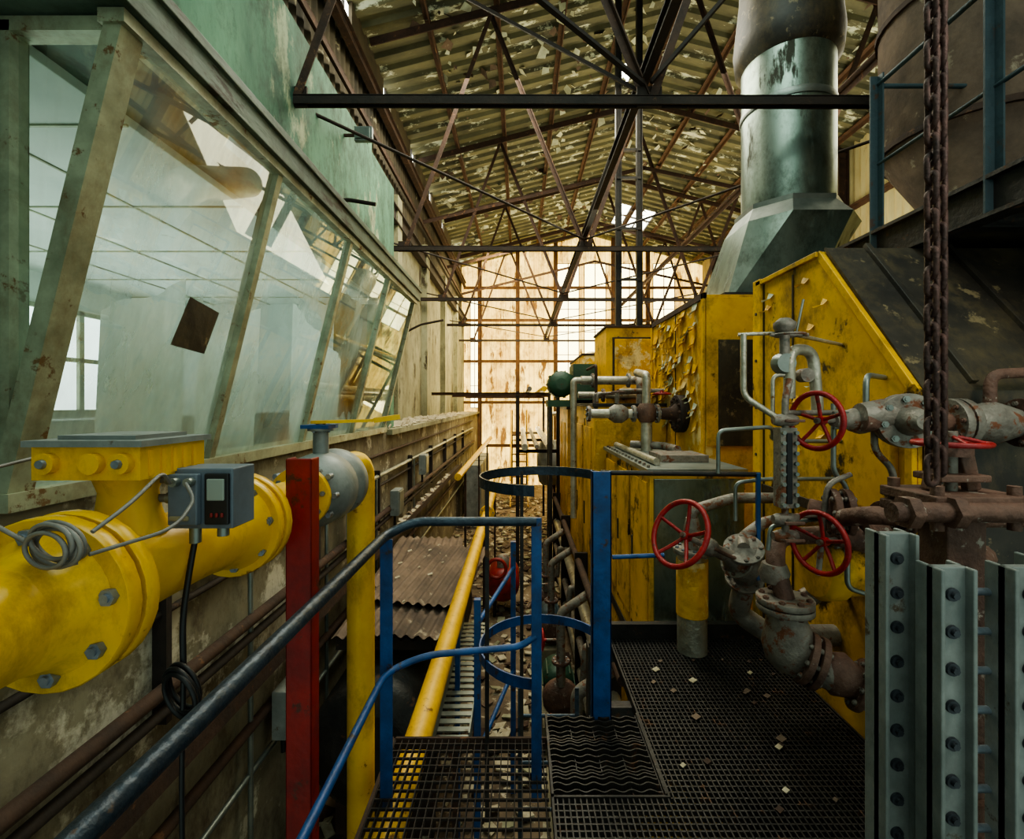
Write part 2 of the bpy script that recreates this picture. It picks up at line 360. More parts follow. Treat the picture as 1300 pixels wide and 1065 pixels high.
# ---------------------------------------------------------------- roof structure
TY=[4.2,8.2,12.2,16.2,20.2]; TH=2.72
for ti,y in enumerate(TY):
    b=B('roof_truss')
    r=lambda x: roofh(x)-.22
    x0=-2.0 if y<7.5 else -2.6
    b.angle((x0,y,TH),(8.3,y,TH-.02),.075,.014,rustD); b.angle((x0,y+.06,TH),(8.3,y+.06,TH-.02),.075,.014,rustD)
    b.angle((-2.6,y,r(-2.6)),(3.2,y,r(3.2)),.13,.02,rust); b.angle((3.2,y,r(3.2)),(8.4,y,r(8.4)),.13,.02,rust)
    nodes=[-2.0,1.15,4.6,7.6]; tops=[-.5,2.9,6.2]
    for i,n in enumerate(nodes):
        if i<3: b.angle((n,y,TH),(tops[i],y,r(tops[i])),.065,.012,rust)
        if i: b.angle((n,y,TH),(tops[i-1],y,r(tops[i-1])),.065,.012,rust)
        b.box(n-.11,n+.11,y-.012,y+.012,TH-.09,TH+.09,rustD)
    if ti>=2: b.angle((-2.5,y,4.7),(3.2,y,6.1),.09,.015,rust); b.angle((3.2,y,6.1),(8.3,y,5.0),.09,.015,rust)
    b.done()
b=B('roof_purlins')
for x in (-1.6,-.4,.8,2.0,3.2,4.4,5.6,6.8,8.0):
    b.angle((x,YB,roofh(x)-.12),(x,YF,roofh(x)-.12),.11,.02,rustP)
b.done()
b=B('longitudinal_tie_beam')
b.ibeam((1.12,YB,TH+.22),(1.12,YF,TH+.22),.075,.12,.016,rustD)
b.done()
b=B('longitudinal_tie_beam')
b.angle((4.6,YB,4.5),(4.6,YF,4.5),.1,.015,rust)
b.done()
b=B('roof_wind_bracing')
for i in range(0,len(TY)-1):
    y0,y1=TY[i],TY[i+1]
    b.cyl((-2.4,y0,TH+.12),(1.12,y1,TH+.12),.018,rustD,8)
    b.cyl((4.6,y0,TH+.12),(1.12,y1,TH+.12),.018,rustD,8)
b.beam((-2.3,2.4,4.0),(1.12,4.2,TH+.1),.045,.03,rustD)
b.beam((-1.3,5.9,5.4),(1.12,4.3,TH+.1),.04,.03,rustD)
b.beam((1.15,4.15,TH+.1),(3.4,3.6,5.2),.04,.03,rustD)
b.done()
b=B('suspended_hanger_frame')
for x in (1.75,2.12):
    b.ibeam((x,8.4,1.25),(x,8.4,roofh(x)-.1),.09,.09,.014,dark)
for h in (1.3,2.2,3.1,4.0,4.5): b.box(1.72,2.15,8.37,8.43,h-.02,h+.02,dark)
b.done()
b=B('wall_bracket')
b.tube([(-2.0,4.75,1.95),(-1.75,4.75,2.05),(-1.45,4.75,2.0)],.02,rustD); b.box(-2.02,-1.98,4.65,4.85,1.85,2.1,rustD)
b.done()
b=B('wall_bracket')
b.tube([(-2.6,10.5,1.55),(-2.2,10.5,1.75),(-1.7,10.5,1.85)],.025,rustD); b.box(-2.6,-2.57,10.4,10.6,1.45,1.65,rustD)
b.done()
b=B('floodlight',.004)
b.box(-1.86,-1.66,5.3,5.36,2.95,3.11,greyp); b.box(-1.84,-1.68,5.285,5.31,2.97,3.09,steel)
b.beam((-2.0,5.38,3.05),(-1.84,5.38,3.05),.03,.03,rust)
b.done()

# ---------------------------------------------------------------- control room
yw=[1.82,2.95,4.2,5.45,6.72]; XT,XB,HT,HB=-1.5,-1.95,1.45,-.36
b=B('window_1')
for i,y in enumerate(yw):
    hw=.05 if i==0 else .026
    vs=[]
    for h,x in ((HB-.02,XB),(HT+.02,XT)):
        for dx,dy in ((-.05,-hw),(.02,-hw),(.02,hw),(-.05,hw)): vs.append((x+dx,y+dy,h))
    b.add(vs,[(3,2,1,0),(4,5,6,7),(0,1,5,4),(1,2,6,5),(2,3,7,6),(3,0,4,7)],frame)
b.box(XT-.07,XT+.03,1.755,6.76,HT-.03,HT+.022,frame)
b.box(XB-.07,XB+.05,1.755,6.76,HB-.05,HB+.02,frame)
for i in range(4):
    y0,y1=yw[i]+.03,yw[i+1]-.03
    b.add([(XB-.015,y0,HB),(XB-.015,y1,HB),(XT-.015,y1,HT),(XT-.015,y0,HT)],[(0,1,2,3)],glass)
b.box(-2.0,-1.93,1.785,1.86,HB,HT,frame); b.box(-2.01,XT-.08,1.785,1.86,HT-.04,HT+.015,frame)
b.add([(-1.94,1.82,HB),(XB,1.82,HB),(XT,1.82,HT),(-1.94,1.82,HT)],[(0,1,2,3)],glass)
b.done()
b=B('control_room',.004)
b.box(-5.2,-1.44,1.7,6.85,1.475,1.63,fasc)
b.box(-1.46,-1.42,1.68,6.87,1.6,1.65,fasc)
b.box(-5.2,-2.0,1.72,6.78,1.42,1.468,white)
b.box(-5.2,-2.36,1.72,6.78,-1.35,-1.25,sheet)
b.box(-5.3,-5.2,1.6,6.9,-1.35,1.62,white)
b.box(-5.2,-2.36,6.78,6.9,-1.35,1.62,white)
b.box(-5.2,-2.36,1.6,1.72,-1.35,1.62,white)
for y in (2.4,3.4,4.4,5.4,6.3): b.box(-5.19,-2.0,y,y+.02,1.41,1.425,frame)
for x in (-4.4,-3.6,-2.8): b.box(x,x+.02,1.72,6.78,1.41,1.425,frame)
b.done()
b=B('window_7')
b.box(-5.19,-5.18,3.0,6.4,-.1,1.05,daypane)
for y in (3.0,3.85,4.7,5.55,6.4): b.box(-5.19,-5.14,y-.03,y+.03,-.13,1.08,frame)
for h in (-.1,.5,1.05): b.box(-5.19,-5.14,3.0,6.4,h-.025,h+.025,frame)
b.done()
b=B('control_desk',.01)
b.prism([(-2.95,2.3,-1.25),(-2.4,2.3,-1.25),(-2.4,2.3,-.5),(-2.5,2.3,-.45),(-2.65,2.3,-.1),(-2.95,2.3,-.1)],(0,3.6,0),greyp)
for i in range(10): b.box(-2.49,-2.43,2.5+i*.33,2.62+i*.33,-.46,-.44,black)
b.done()
b=B('paper_notice')
b.add([(-1.79,2.42,.3),(-1.79,2.68,.28),(-1.73,2.72,.52),(-1.73,2.48,.56),(-1.755,2.56,.42)],[(0,1,4),(1,2,4),(2,3,4),(3,0,4)],dusty)
b.done()
b=B('torn_curtain')
vs=[];fs=[]
for i in range(13):
    y=5.5+i*.09; o=.03*math.sin(i*1.7)
    vs+=[(-2.15+o,y,1.35),(-2.2+o,y,-.2+.12*math.sin(i*2.1))]
for i in range(12): fs.append((2*i,2*i+2,2*i+3,2*i+1))
b.add(vs,fs,paper,True); b.done()
def brightener(y0,y1,ha,hb):  # added white sheet behind the glass so the lower panes read brighter
    b=B('window_blind'); vs=[];fs=[]; n=int((y1-y0)/.05)
    for i in range(n+1):
        y=y0+(y1-y0)*i/n; vs+=[(-2.04+.012*math.sin(i*1.9),y,ha+(hb-ha)*i/n+.02*math.sin(i*.7)),(-2.08+.015*math.sin(i*1.3),y,-.34)]
    for i in range(n): fs.append((2*i,2*i+2,2*i+3,2*i+1))
    b.add(vs,fs,brightm,True); b.done()
brightener(2.3,2.9,.45,.75); brightener(3.0,3.7,.3,.75); brightener(4.25,5.4,.9,.5)

# ---------------------------------------------------------------- left wall services
b=B('conduit_run')
for h,r,m,x in ((-.7,.02,rust,-1.92),(-.98,.03,steel,-1.9),(-1.12,.02,rustD,-1.91),(-1.5,.04,rust,-1.86),(-1.62,.03,rustD,-1.87),(-2.25,.035,rust,-1.87),(-2.6,.02,steel,-1.89)):
    b.cyl((x,-.6,h),(x,19,h),r,m,10)
for y in [0.6+1.9*i for i in range(9)]:
    b.box(-1.945,-1.87,y,y+.04,-1.7,-.9,rustD)
b.beam((-1.8,.2,-1.85),(-1.8,14,-1.85),.14,.05,rustD)
b.beam((-1.72,.2,-1.82),(-1.72,14,-1.82),.012,.1,rust)
for y in (3.3,4.6,6.2,8.4): b.tube([(-1.88,y,-1.0),(-1.88,y,-3.2)],.018,steel)
for i in range(200):
    y=random.uniform(.8,12); s_=random.uniform(.02,.08); b.beam((-1.8+random.uniform(-.05,.05),y,-1.815),(-1.8+random.uniform(-.06,.06),y+s_,-1.81+random.uniform(0,.04)),s_,.01,random.choice([chips,sheet]))
b.done()
for y,h in ((3.5,-2.5),(5.0,-1.45),(6.7,-1.6),(8.6,-1.3)):
    b=B('junction_box',.006)
    b.box(-1.84,-1.72,y,y+.28,h,h+.36,greyp); b.box(-1.72,-1.705,y+.02,y+.26,h+.02,h+.34,steel)
    b.cyl((-1.8,y+.1,h-.15),(-1.8,y+.1,h),.02,black,8)
    b.done()
b=B('floor_debris')
for i in range(1400):
    x=random.uniform(-1.9,.85);y=random.uniform(3,19);s_=random.uniform(.03,.17)
    z=FL+.01+random.uniform(0,.03); a=random.uniform(0,6.28)
    b.beam((x,y,z),(x+s_*math.cos(a),y+s_*math.sin(a),z+random.uniform(0,.06)),s_*random.uniform(.4,1),.015,random.choice([chips,chips,sheet,concT,rust]))
b.done()
b=B('storage_tank')
b.lathe((-1.18,3.7,-2.75),(0,1,0),[(0,.3),(.03,.45),(.08,.52),(2.9,.52),(2.95,.45),(2.98,.3)],dark,32)
for y in (4.1,5.9): b.box(-1.6,-.75,y,y+.12,FL,-3.15,rust)
b.done()
b=B('corrugated_sheet_pile')
for i,(o,an) in enumerate((((-1.62,4.05,-2.02),0),((-1.5,4.0,-1.95),.08),((-1.62,5.0,-1.94),-.05),((-1.5,4.5,-1.88),.12))):
    u=(math.cos(an),-math.sin(an),-.03); v=(math.sin(an),math.cos(an),.02)
    b.corr(o,u,v,.9,1.7,.1,.03,sheet,n=(0,0,1),nv=2)
b.box(-1.6,-.75,4.1,4.2,-2.14,-2.03,rustD); b.box(-1.6,-.75,6.0,6.1,-2.14,-2.03,rustD)
for i in range(10):
    x=random.uniform(-1.5,-.9);y=random.uniform(4.3,6.0);s_=random.uniform(.02,.05); b.beam((x,y,-1.85),(x+s_,y+s_*.4,-1.84),s_,.01,chips)
b.done()
b=B('perforated_cable_tray')
for s_ in (-.62,-.36): b.box(s_,s_+.01,3.3,5.2,-2.42,-2.3,steel)
for i in range(22): b.box(-.62,-.36,3.3+i*.088,3.35+i*.088,-2.42,-2.41,steel)
for y in (3.5,5.0): b.box(-.5,-.46,y,y+.04,FL,-2.42,rust)
b.done()
b=B('yellow_overhead_pipe')
b.tube([(-.56,1.2,-1.84),(-.52,12.4,-1.72)],.072,yelpipe,seg=20)
b.flange((-.52,7.5,-1.75),(0,1,0),.12,.05,8,yelpipe)
for y in (4,7,10): b.box(-.55,-.51,y,y+.05,FL,-1.84,blue if y==4 else rust)
b.done()
b=B('yellow_branch_pipe')
b.tube([(-1.05,8,-1.25),(-1.02,16.5,-1.2)],.06,yelpipe,seg=16)
for y in (9.,12.,15.): b.box(-1.06,-1.02,y,y+.05,FL,-1.3,rust)
b.done()

# ---------------------------------------------------------------- gas line left
GX,GH=-.8,-.34
b=B('gas_pipeline')
b.cyl((GX,-.4,GH),(GX,.76,GH),.088,yel,32)
b.lathe((GX,.72,GH),(0,1,0),[(0,.088),(.05,.1),(.07,.12)],yel,32,cap=False)
b.flange((GX,.79,GH),(0,1,0),.148,.03,8,yel,bolt,.0145)
b.flange((GX,.83,GH),(0,1,0),.148,.03,8,yel,bolt,.012)
b.lathe((GX,.86,GH),(0,1,0),[(0,.13),(.03,.105),(.06,.09),(.2,.088),(.3,.09),(.4,.1),(.44,.12)],yel,32)
b.flange((GX,1.3,GH),(0,1,0),.14,.03,8,yel,bolt,.013)
b.flange((GX,1.345,GH),(0,1,0),.14,.03,8,yel,bolt,.013)
b.lathe((GX,1.375,GH),(0,1,0),[(0,.115),(.04,.08),(.3,.07),(.34,.08)],yel,28)
b.flange((GX,1.71,GH),(0,1,0),.11,.025,8,yel,bolt,.01)
b.tube([(GX,2.08,GH+.04),(-.77,2.29,GH+.06),(-.77,2.29,FL)],.064,yel,fil=.12,seg=24)
b.flange((-.77,2.29,FL+.02),(0,0,1),.13,.03,8,yel)
b.lathe((GX-.01,.98,GH+.07),(0,0,1),[(0,.07),(.05,.055),(.09,.05),(.12,.06),(.135,.06)],yel,24)
b.box(GX-.12,GX+.085,.89,1.07,-.145,-.082,yel)
b.box(GX-.13,GX+.095,.88,1.08,-.082,-.07,greyp)
b.box(GX-.09,GX+.06,.91,1.05,-.07,-.062,greyp)
for x in (-.085,.0,.055): b.cyl((GX+x,.875,-.113),(GX+x,.9,-.113),.02,yel,16)
for x in (-.085,.055): b.lathe((GX+x,.868,-.113),(0,1,0),[(0,.008),(.01,.01)],bolt,8)
b.cyl((GX-.18,.97,-.113),(GX-.12,.97,-.113),.014,bolt,12)
for i in range(5): b.box(GX+.085,GX+.089,.91+i*.03,.92+i*.03,-.14,-.09,yelD)
b.done()
b=B('butterfly_valve')
b.lathe((GX,1.75,GH),(0,1,0),[(0,.1),(.03,.12),(.06,.13),(.08,.14),(.17,.145),(.2,.13),(.22,.13),(.24,.145),(.3,.145),(.32,.12)],greyp,32)
b.cyl((GX,1.9,GH+.1),(GX,1.9,-.11),.03,greyp,16); b.flange((GX,1.9,-.11),(0,0,1),.05,.015,4,greyp)
b.cyl((GX,1.9,-.1),(GX,1.9,-.07),.02,bolt,10)
b.beam((GX-.03,1.88,-.075),(-.6,1.94,-.07),.035,.012,yel); b.beam((-.6,1.94,-.07),(-.5,1.97,-.055),.045,.02,yel)
b.box(GX-.06,GX+.05,1.85,1.95,-.1,-.085,blue)
for i in range(10):
    g=i*.628; b.cyl((GX+.12*math.cos(g),1.73,GH+.12*math.sin(g)),(GX+.12*math.cos(g),1.76,GH+.12*math.sin(g)),.011,bolt,6)
b.done()
b=B('flow_transmitter',.003)
b.box(-.725,-.595,.98,1.06,-.26,-.135,greybox)
b.box(-.72,-.66,.965,.98,-.25,-.145,greybox)
b.box(-.65,-.6,.972,.98,-.25,-.145,black); b.box(-.643,-.607,.968,.973,-.2,-.155,lcd)
for i in range(3): b.box(-.637+i*.011,-.631+i*.011,.968,.973,-.235,-.225,red)
b.box(-.715,-.675,.96,.966,-.24,-.23,paper)
for h in (-.16,-.2): 
    b.cyl((-.745,1.0,h),(-.72,1.0,h),.012,steel,10); b.cyl((-.765,1.0,h),(-.745,1.0,h),.009,cablem,10)
for x in (-.7,-.67): b.cyl((x,.95,-.16),(x,.967,-.16),.009,steel,10)
b.cyl((-.7,1.02,-.26),(-.7,1.02,-.3),.012,steel,10)
b.cyl((-.64,1.02,-.26),(-.64,1.02,-.285),.012,steel,10)
b.box(-.71,-.67,1.05,1.1,-.24,-.2,steel)
b.done()
b=B('instrument_cable_coil')
for i in range(6):
    b.torus((-.715+random.uniform(-.008,.008),.735-i*.004,-.215+random.uniform(-.008,.008)),(.25,1,random.uniform(-.15,.15)),.05+random.uniform(-.008,.008),.0035,cablem,36,8,sq=.62)
b.tube([(-.70,.73,-.19),(-.70,.74,-.215),(-.69,.73,-.25)],.006,cablem,fil=.01)
b.tube([(-.665,.735,-.2),(-.66,.8,-.17),(-.68,.9,-.13),(-.70,.945,-.16)],.0035,cablem,fil=.05,seg=8)
b.tube([(-.67,.735,-.235),(-.62,.85,-.225),(-.64,.93,-.19),(-.67,.948,-.16)],.0035,cablem,fil=.05,seg=8)
b.tube([(-.76,.735,-.22),(-.86,.74,-.17),(-.96,.78,-.13),(-.99,.97,-.11)],.0035,cablem,fil=.05,seg=8)
b.done()
b=B('hanging_black_cable')
b.tube([(-.7,1.02,-.29),(-.7,1.0,-.36),(-.7,.98,-.45),(-.69,.97,-.56)],.006,black,fil=.05,seg=8)
for i in range(4):
    b.torus((-.685+random.uniform(-.01,.01),.97-i*.006,-.59+random.uniform(-.012,.012)),(.3,1,.2),.04,.005,black,30,8,sq=1.25)
b.tube([(-.69,.97,-.55),(-.695,.97,-.8),(-.7,.99,-1.3),(-.74,1.1,-2.4)],.005,black,fil=.2,seg=8)
b.done()
b=B('red_steel_post',.004)
b.box(-.72,-.64,1.45,1.458,FL,-.17,red); b.box(-.72,-.712,1.45,1.51,FL,-.17,red); b.box(-.648,-.64,1.45,1.51,FL,-.17,red)
b.box(-.76,-.6,1.41,1.55,FL,FL+.015,red)
b.done()

# ---------------------------------------------------------------- platform
PF=-1.62
b=B('platform_grating')
x=-.6
while x<.12:
    b.box(x,x+.004,.0,2.28,PF-.03,PF,rustD); x+=.032
y=.0
while y<2.3:
    b.box(-.6,.12,y,y+.006,PF-.012,PF-.001,rustD); y+=.045
b.box(-.61,.13,2.28,2.29,PF-.05,PF+.005,rust); b.box(-.615,-.6,0,2.29,PF-.05,PF+.005,rust)
b.done()
b=B('serrated_step_tread')
for i in range(17):
    y=1.97+i*.028; pts=[]
    for k in range(50):
        x=.14+k*.0092; pts.append((x,y+.007*math.sin(k*.75),PF+.006+.01*math.sin(i*.9)))
    vs=[];fs=[]
    for p in pts: vs+=[(p[0],p[1]-.003,p[2]),(p[0],p[1]+.003,p[2]),(p[0],p[1]+.003,p[2]-.03),(p[0],p[1]-.003,p[2]-.03)]
    for k in range(len(pts)-1):
        for a in range(4): fs.append((4*k+a,4*k+(a+1)%4,4*k+4+(a+1)%4,4*k+4+a))
    b.add(vs,fs,dark)
for x in (.14,.25,.36,.47,.595): b.box(x,x+.005,1.95,2.46,PF-.04,PF-.005,dark)
b.box(.13,.14,1.95,2.46,PF-.04,PF+.01,dark); b.box(.6,.61,1.95,2.46,PF-.04,PF+.01,dark)
b.done()
b=B('walkway_mesh_platform')
x=.63
while x<1.65:
    b.box(x,x+.006,-.4,3.25,PF-.03,PF,dark); x+=.024
x=.15
while x<.62:
    b.box(x,x+.006,-.4,1.94,PF-.03,PF,dark); x+=.024
y=-.4
while y<3.24:
    b.box(.61 if y>1.93 else .14,1.655,y,y+.007,PF-.02,PF-.003,dark); y+=.03
b.box(.13,.14,-.4,1.95,PF-.05,PF+.005,dark); b.box(.61,.62,1.95,3.25,PF-.05,PF+.005,dark); b.box(1.65,1.66,-.4,3.25,PF-.05,PF+.005,dark); b.box(.13,.62,1.94,1.95,PF-.05,PF+.005,dark)
b.box(.5,1.68,3.25,3.3,PF-.16,PF+.1,dark)
for y in (.1,1.4,2.6): b.ibeam((-.6 if y<2 else .5,y,PF-.1),(1.66,y,PF-.1),.06,.12,.01,dark)
for x,y in ((1.6,.1),(1.6,3.27),(.52,3.27),(-.6,.1)): b.ibeam((x,y,FL),(x,y,PF-.04),.1,.1,.01,dark)
for i in range(26):
    x=random.uniform(.7,1.6);y=random.uniform(1.7,3.1);s_=random.uniform(.01,.035); b.beam((x,y,PF+.004),(x+s_,y+s_*.5,PF+.01),s_,.004,random.choice([chips,sheet,rust]))
b.done()
b=B('platform_railing',.002)
RX=-.55
b.tube([(RX-.01,.05,-.55),(RX,1.93,-.54),(-.45,2.0,-.5),(.07,2.06,-.515)],.02,rail,fil=.1,seg=14)
b.tube([(RX,.9,-1.1),(RX,1.93,-1.1),(-.4,1.99,-1.06),(.0,2.06,-1.06),(.07,2.07,-1.02)],.014,blue,fil=.12,seg=12)
b.box(RX-.025,RX+.025,1.94,1.955,PF-.05,-.56,blue)
b.box(.05,.095,2.06,2.075,PF-.12,-.5,blue)
b.box(RX-.025,RX+.025,.1,.115,PF,-.57,blue)
b.tube([(.42,2.46,-.36),(1.25,2.46,-.37)],.013,dark,fil=0)
b.tube([(.48,2.46,-.8),(.75,2.46,-.79)],.012,blue,fil=0)
b.box(.37,.47,2.42,2.435,PF-.1,-.35,blue); b.box(.462,.47,2.42,2.48,PF-.1,-.35,blue); b.box(.37,.378,2.42,2.48,PF-.1,-.35,blue)
b.box(1.225,1.245,2.44,2.46,-1.0,-.36,blue)
b.done()
b=B('ladder_safety_cage')
cx,cy,R=.12,2.42,.32
def hoop(h,m,wd=.045):
    vs=[];fs=[];n=30
    a0,a1=math.radians(-100),math.radians(-360+3)
    for i in range(n+1):
        g=a0+(a1-a0)*i/n
        for rr,z in ((R,h-wd/2),(R,h+wd/2),(R+.008,h+wd/2),(R+.008,h-wd/2)): vs.append((cx+rr*math.cos(g),cy+rr*math.sin(g),z))
    for i in range(n):
        for a in range(4): fs.append((4*i+a,4*i+(a+1)%4,4*i+4+(a+1)%4,4*i+4+a))
    b.add(vs,fs,m)
hoop(-.39,rail,.05); hoop(-1.25,blue,.05)
for g in (-150,-250):
    g=math.radians(g); x,y=cx+R*math.cos(g),cy+R*math.sin(g)
    b.box(x-.01,x+.01,y-.004,y+.004,-2.0,-.39,dark)
for x in (.0,.34): b.box(x-.012,x+.012,2.82,2.835,FL,-1.7,rail)
h=FL+.25
while h<-1.75: b.cyl((.0,2.83,h),(.34,2.83,h),.011,rail,8); h+=.28
b.done()

# ---------------------------------------------------------------- boilers
def curls(b,n,xf,y0,y1,h0,h1,smin=.05,smax=.17):
    for i in range(n):
        y=random.uniform(y0,y1);h=random.uniform(h0,h1);s_=random.uniform(smin,smax); w=s_*random.uniform(.5,1.1)
        b.add([(xf,y,h),(xf,y+w,h+.02),(xf-.02,y+w*.9,h-s_*.5),(xf-.02,y+.01,h-s_*.45),(xf-.06,y+w*.7,h-s_*.8),(xf-.07,y+.03,h-s_*.6)],[(0,1,2,3),(3,2,4,5)],random.choice([yel,yelP,flake,yelD]))
b=B('boiler_casing',.006)
b.prism([(1.7,2.02,FL),(1.7,2.02,.06),(1.7,2.68,.86),(1.7,3.4,.86),(1.7,3.4,FL)],(1.9,0,0),yelD)
b.prism([(1.72,2.012,FL),(1.72,2.012,.055),(1.72,2.66,.875),(1.72,2.67,.87),(1.72,2.025,.05),(1.72,2.025,FL)],(1.9,0,0),dusty)
b.box(1.675,1.7,3.3,3.4,FL,.87,yelD); b.box(1.675,1.7,2.02,2.06,FL,.04,yelD)
b.beam((1.697,2.05,.07),(1.697,2.69,.85),.015,.04,yelD)
b.box(1.685,1.7,2.06,3.3,-.62,-.56,seam); b.box(1.675,1.7,2.68,3.36,.83,.86,yelD)
b.box(1.692,1.7,2.93,2.945,-3.7,.8,seam); b.box(1.695,1.701,3.28,3.30,FL,.84,seam)
for i in range(12):
    b.cyl((1.67,3.35,-3+i*.33),(1.7,3.35,-3+i*.33),.012,boltd,6)
b.box(1.66,1.7,2.12,2.42,-.5,-.05,yelD)
b.lathe((1.42,2.3,-.78),(1,0,0),[(0,.15),(.02,.17),(.1,.17),(.12,.15),(.3,.15)],yelD,28)
curls(b,14,1.697,2.5,3.2,-.3,.75,.03,.08)
for x in (1.95,2.4,2.85,3.3): b.beam((x,2.03,.09),(x,2.66,.89),.03,.03,dusty)
b.done()
b=B('boiler_casing',.008)
b.box(1.75,3.5,4.47,6.25,FL,1.03,yelP)
b.box(1.76,3.5,4.455,4.47,-.4,1.0,yelD)
b.box(1.87,2.2,4.44,4.46,-.4,.6,dusty)
for y in (4.47,6.2): b.box(1.73,1.76,y,y+.05,-.5,1.05,yelD)
b.box(1.73,1.77,4.47,6.25,.99,1.05,rust)
b.box(1.745,1.751,5.3,5.32,-.5,1.0,seam)
curls(b,110,1.745,4.6,6.1,-.2,1.0,.05,.2)
b.flange((1.66,5.05,-.11),(1,0,0),.2,.05,12,rustD,rust,.02); b.flange((1.71,5.05,-.11),(1,0,0),.2,.04,12,rustD,rust,.02)
b.lathe((1.5,5.05,-.11),(1,0,0),[(0,.06),(.12,.07),(.17,.12)],rust,20)
b.done()
b=B('boiler_economiser_box',.006)
b.box(1.0,1.74,3.64,5.45,FL,-.54,yelD)
b.box(.97,1.74,3.6,5.5,-.54,-.5,steel)
b.box(1.03,1.72,3.62,3.645,-2.0,-.58,stack)
for y in (3.7,4.3,4.9): 
    b.box(.985,1.0,y,y+.5,-1.9,-.62,yelD); b.box(.994,1.001,y+.5,y+.53,-1.95,-.58,seam); b.box(.975,.99,y+.42,y+.45,-1.35,-1.15,boltd)
for i in range(14): b.cyl((1.0+.0,3.68+i*.13,-.5),(1.0,3.68+i*.13,-.48),.014,castg,6)
b.box(1.2,1.6,4.0,4.4,-.5,-.44,castg)
b.box(.99,1.0,3.66,5.4,-2.15,-2.05,dark)
b.tube([(1.1,3.8,-.47),(1.1,5.4,-.47)],.03,silver); b.tube([(1.5,4.5,-.44),(1.5,4.9,-.44),(1.2,5.1,-.44)],.04,castg)
b.done()
b=B('boiler_casing',.008)
b.box(.88,1.74,5.62,8.1,FL,-.04,yelD)
b.box(.86,1.74,5.6,8.12,-.04,0,dark)
b.box(1.28,2.1,7.0,8.1,0,1.12,yelD)
b.box(1.26,2.12,6.98,8.12,1.12,1.15,rust)
b.box(1.4,1.95,6.96,7.0,.1,.95,yelP); b.box(1.37,1.98,6.985,7.0,.07,.98,seam)
for y in (5.8,6.6,7.4): b.box(.865,.88,y,y+.6,-2.6,-.3,yelD); b.box(.874,.881,y+.6,y+.64,-2.7,-.2,seam); b.box(.85,.866,y+.5,y+.53,-1.6,-1.3,boltd)
b.box(.9,1.2,5.605,5.62,-1.2,-.2,yelP)
b.done()
b=B('boiler_casing',.008)
b.box(.95,3.0,9.4,12.4,FL,-.1,yelD); b.box(1.3,3.0,9.8,12.2,-.1,1.0,yelP); b.box(.93,3.0,9.38,12.4,-.12,-.06,dark); b.box(1.28,3.0,9.78,12.2,1.0,1.04,rust)
for y in (9.9,10.7,11.5): b.box(.935,.95,y,y+.6,-2.4,-.4,yelP)
b.done()
b=B('burner_motor')
b.lathe((.75,8.45,.35),(0,1,0),[(0,.1),(.02,.2),(.1,.24),(.6,.24),(.65,.2)],green,24)
for i in range(10):
    g=i*.628; b.beam((.75+.25*math.cos(g),8.57,.35+.25*math.sin(g)),(.75+.25*math.cos(g),9.0,.35+.25*math.sin(g)),.02,.02,green)
b.box(.95,1.4,8.4,9.1,.0,.7,green); b.box(.5,1.4,8.4,9.1,-.06,.06,green)
for x in (.55,1.35): b.box(x-.03,x+.03,8.45,8.55,FL,-.05,dark); b.box(x-.03,x+.03,8.95,9.05,FL,-.05,dark)
b.done()
b=B('silver_pipe_manifold')
b.tube([(1.6,5.05,-.11),(.72,5.05,-.11)],.05,silver,seg=16); b.flange((1.45,5.05,-.11),(1,0,0),.1,.03,8,castg); b.flange((1.2,5.05,-.11),(1,0,0),.09,.03,8,castg); b.flange((.72,5.05,-.11),(1,0,0),.085,.03,8,castg)
b.tube([(1.34,5.0,-.1),(1.34,5.0,-.5)],.06,silver,seg=16)
b.tube([(1.34,5.0,.0),(1.34,5.0,.3),(1.34,5.4,.35)],.045,silver,seg=16)
b.lathe((1.34,5.0,-.2),(0,0,1),[(0,.07),(.05,.1),(.15,.1),(.2,.07)],castr,18)
b.tube([(.85,6.6,.32),(1.8,6.6,.32)],.06,silver,seg=16)
b.tube([(.85,6.9,.12),(1.8,6.9,.12)],.05,silver,seg=16)
b.tube([(.85,6.6,.32),(.75,6.6,.32),(.75,6.6,-1.6)],.045,silver,seg=16,fil=.1)
b.tube([(1.6,6.6,.32),(1.6,6.3,.32),(1.6,6.3,-.0)],.05,castg,seg=16,fil=.1)
for x in (1.0,1.5): b.flange((x,6.6,.32),(1,0,0),.1,.03,8,castg)
b.flange((1.2,6.9,.12),(1,0,0),.1,.03,8,castr)
b.wheel((1.5,5.0,.1),(0,0,1),.09,.01,redw,4)
b.lathe((.95,5.05,-.11),(1,0,0),[(0,.06),(.06,.1),(.14,.1),(.2,.06)],castg,18); b.cyl((1.05,5.05,-.05),(1.05,5.05,.12),.015,castg,8); b.wheel((1.05,5.05,.12),(0,0,1),.07,.008,castr,4)
b.tube([(1.15,5.6,.0),(1.15,5.6,.15),(1.7,5.6,.15)],.025,castg); b.tube([(1.0,6.2,.0),(1.0,6.2,.5),(1.0,7.0,.5)],.02,rust)
for y in (5.8,6.05): b.tube([(.95,y,.0),(.95,y,.12),(1.6,y,.14)],.018,castg)
b.done()
b=B('exhaust_stack')
c=(2.8,4.95,0)
b.lathe(c,(0,0,1),[(1.95,.44),(3.0,.44)],stack,48,cap=False)
b.lathe(c,(0,0,1),[(2.98,.45),(3.0,.455),(3.03,.455),(3.05,.45)],steel,48,cap=False)
b.lathe(c,(0,0,1),[(3.04,.44),(4.0,.44)],stack,48,cap=False)
b.lathe(c,(0,0,1),[(3.5,.44),(3.55,.5),(3.75,.52),(4.3,.46),(8.1,.46)],dusty,48,cap=False)
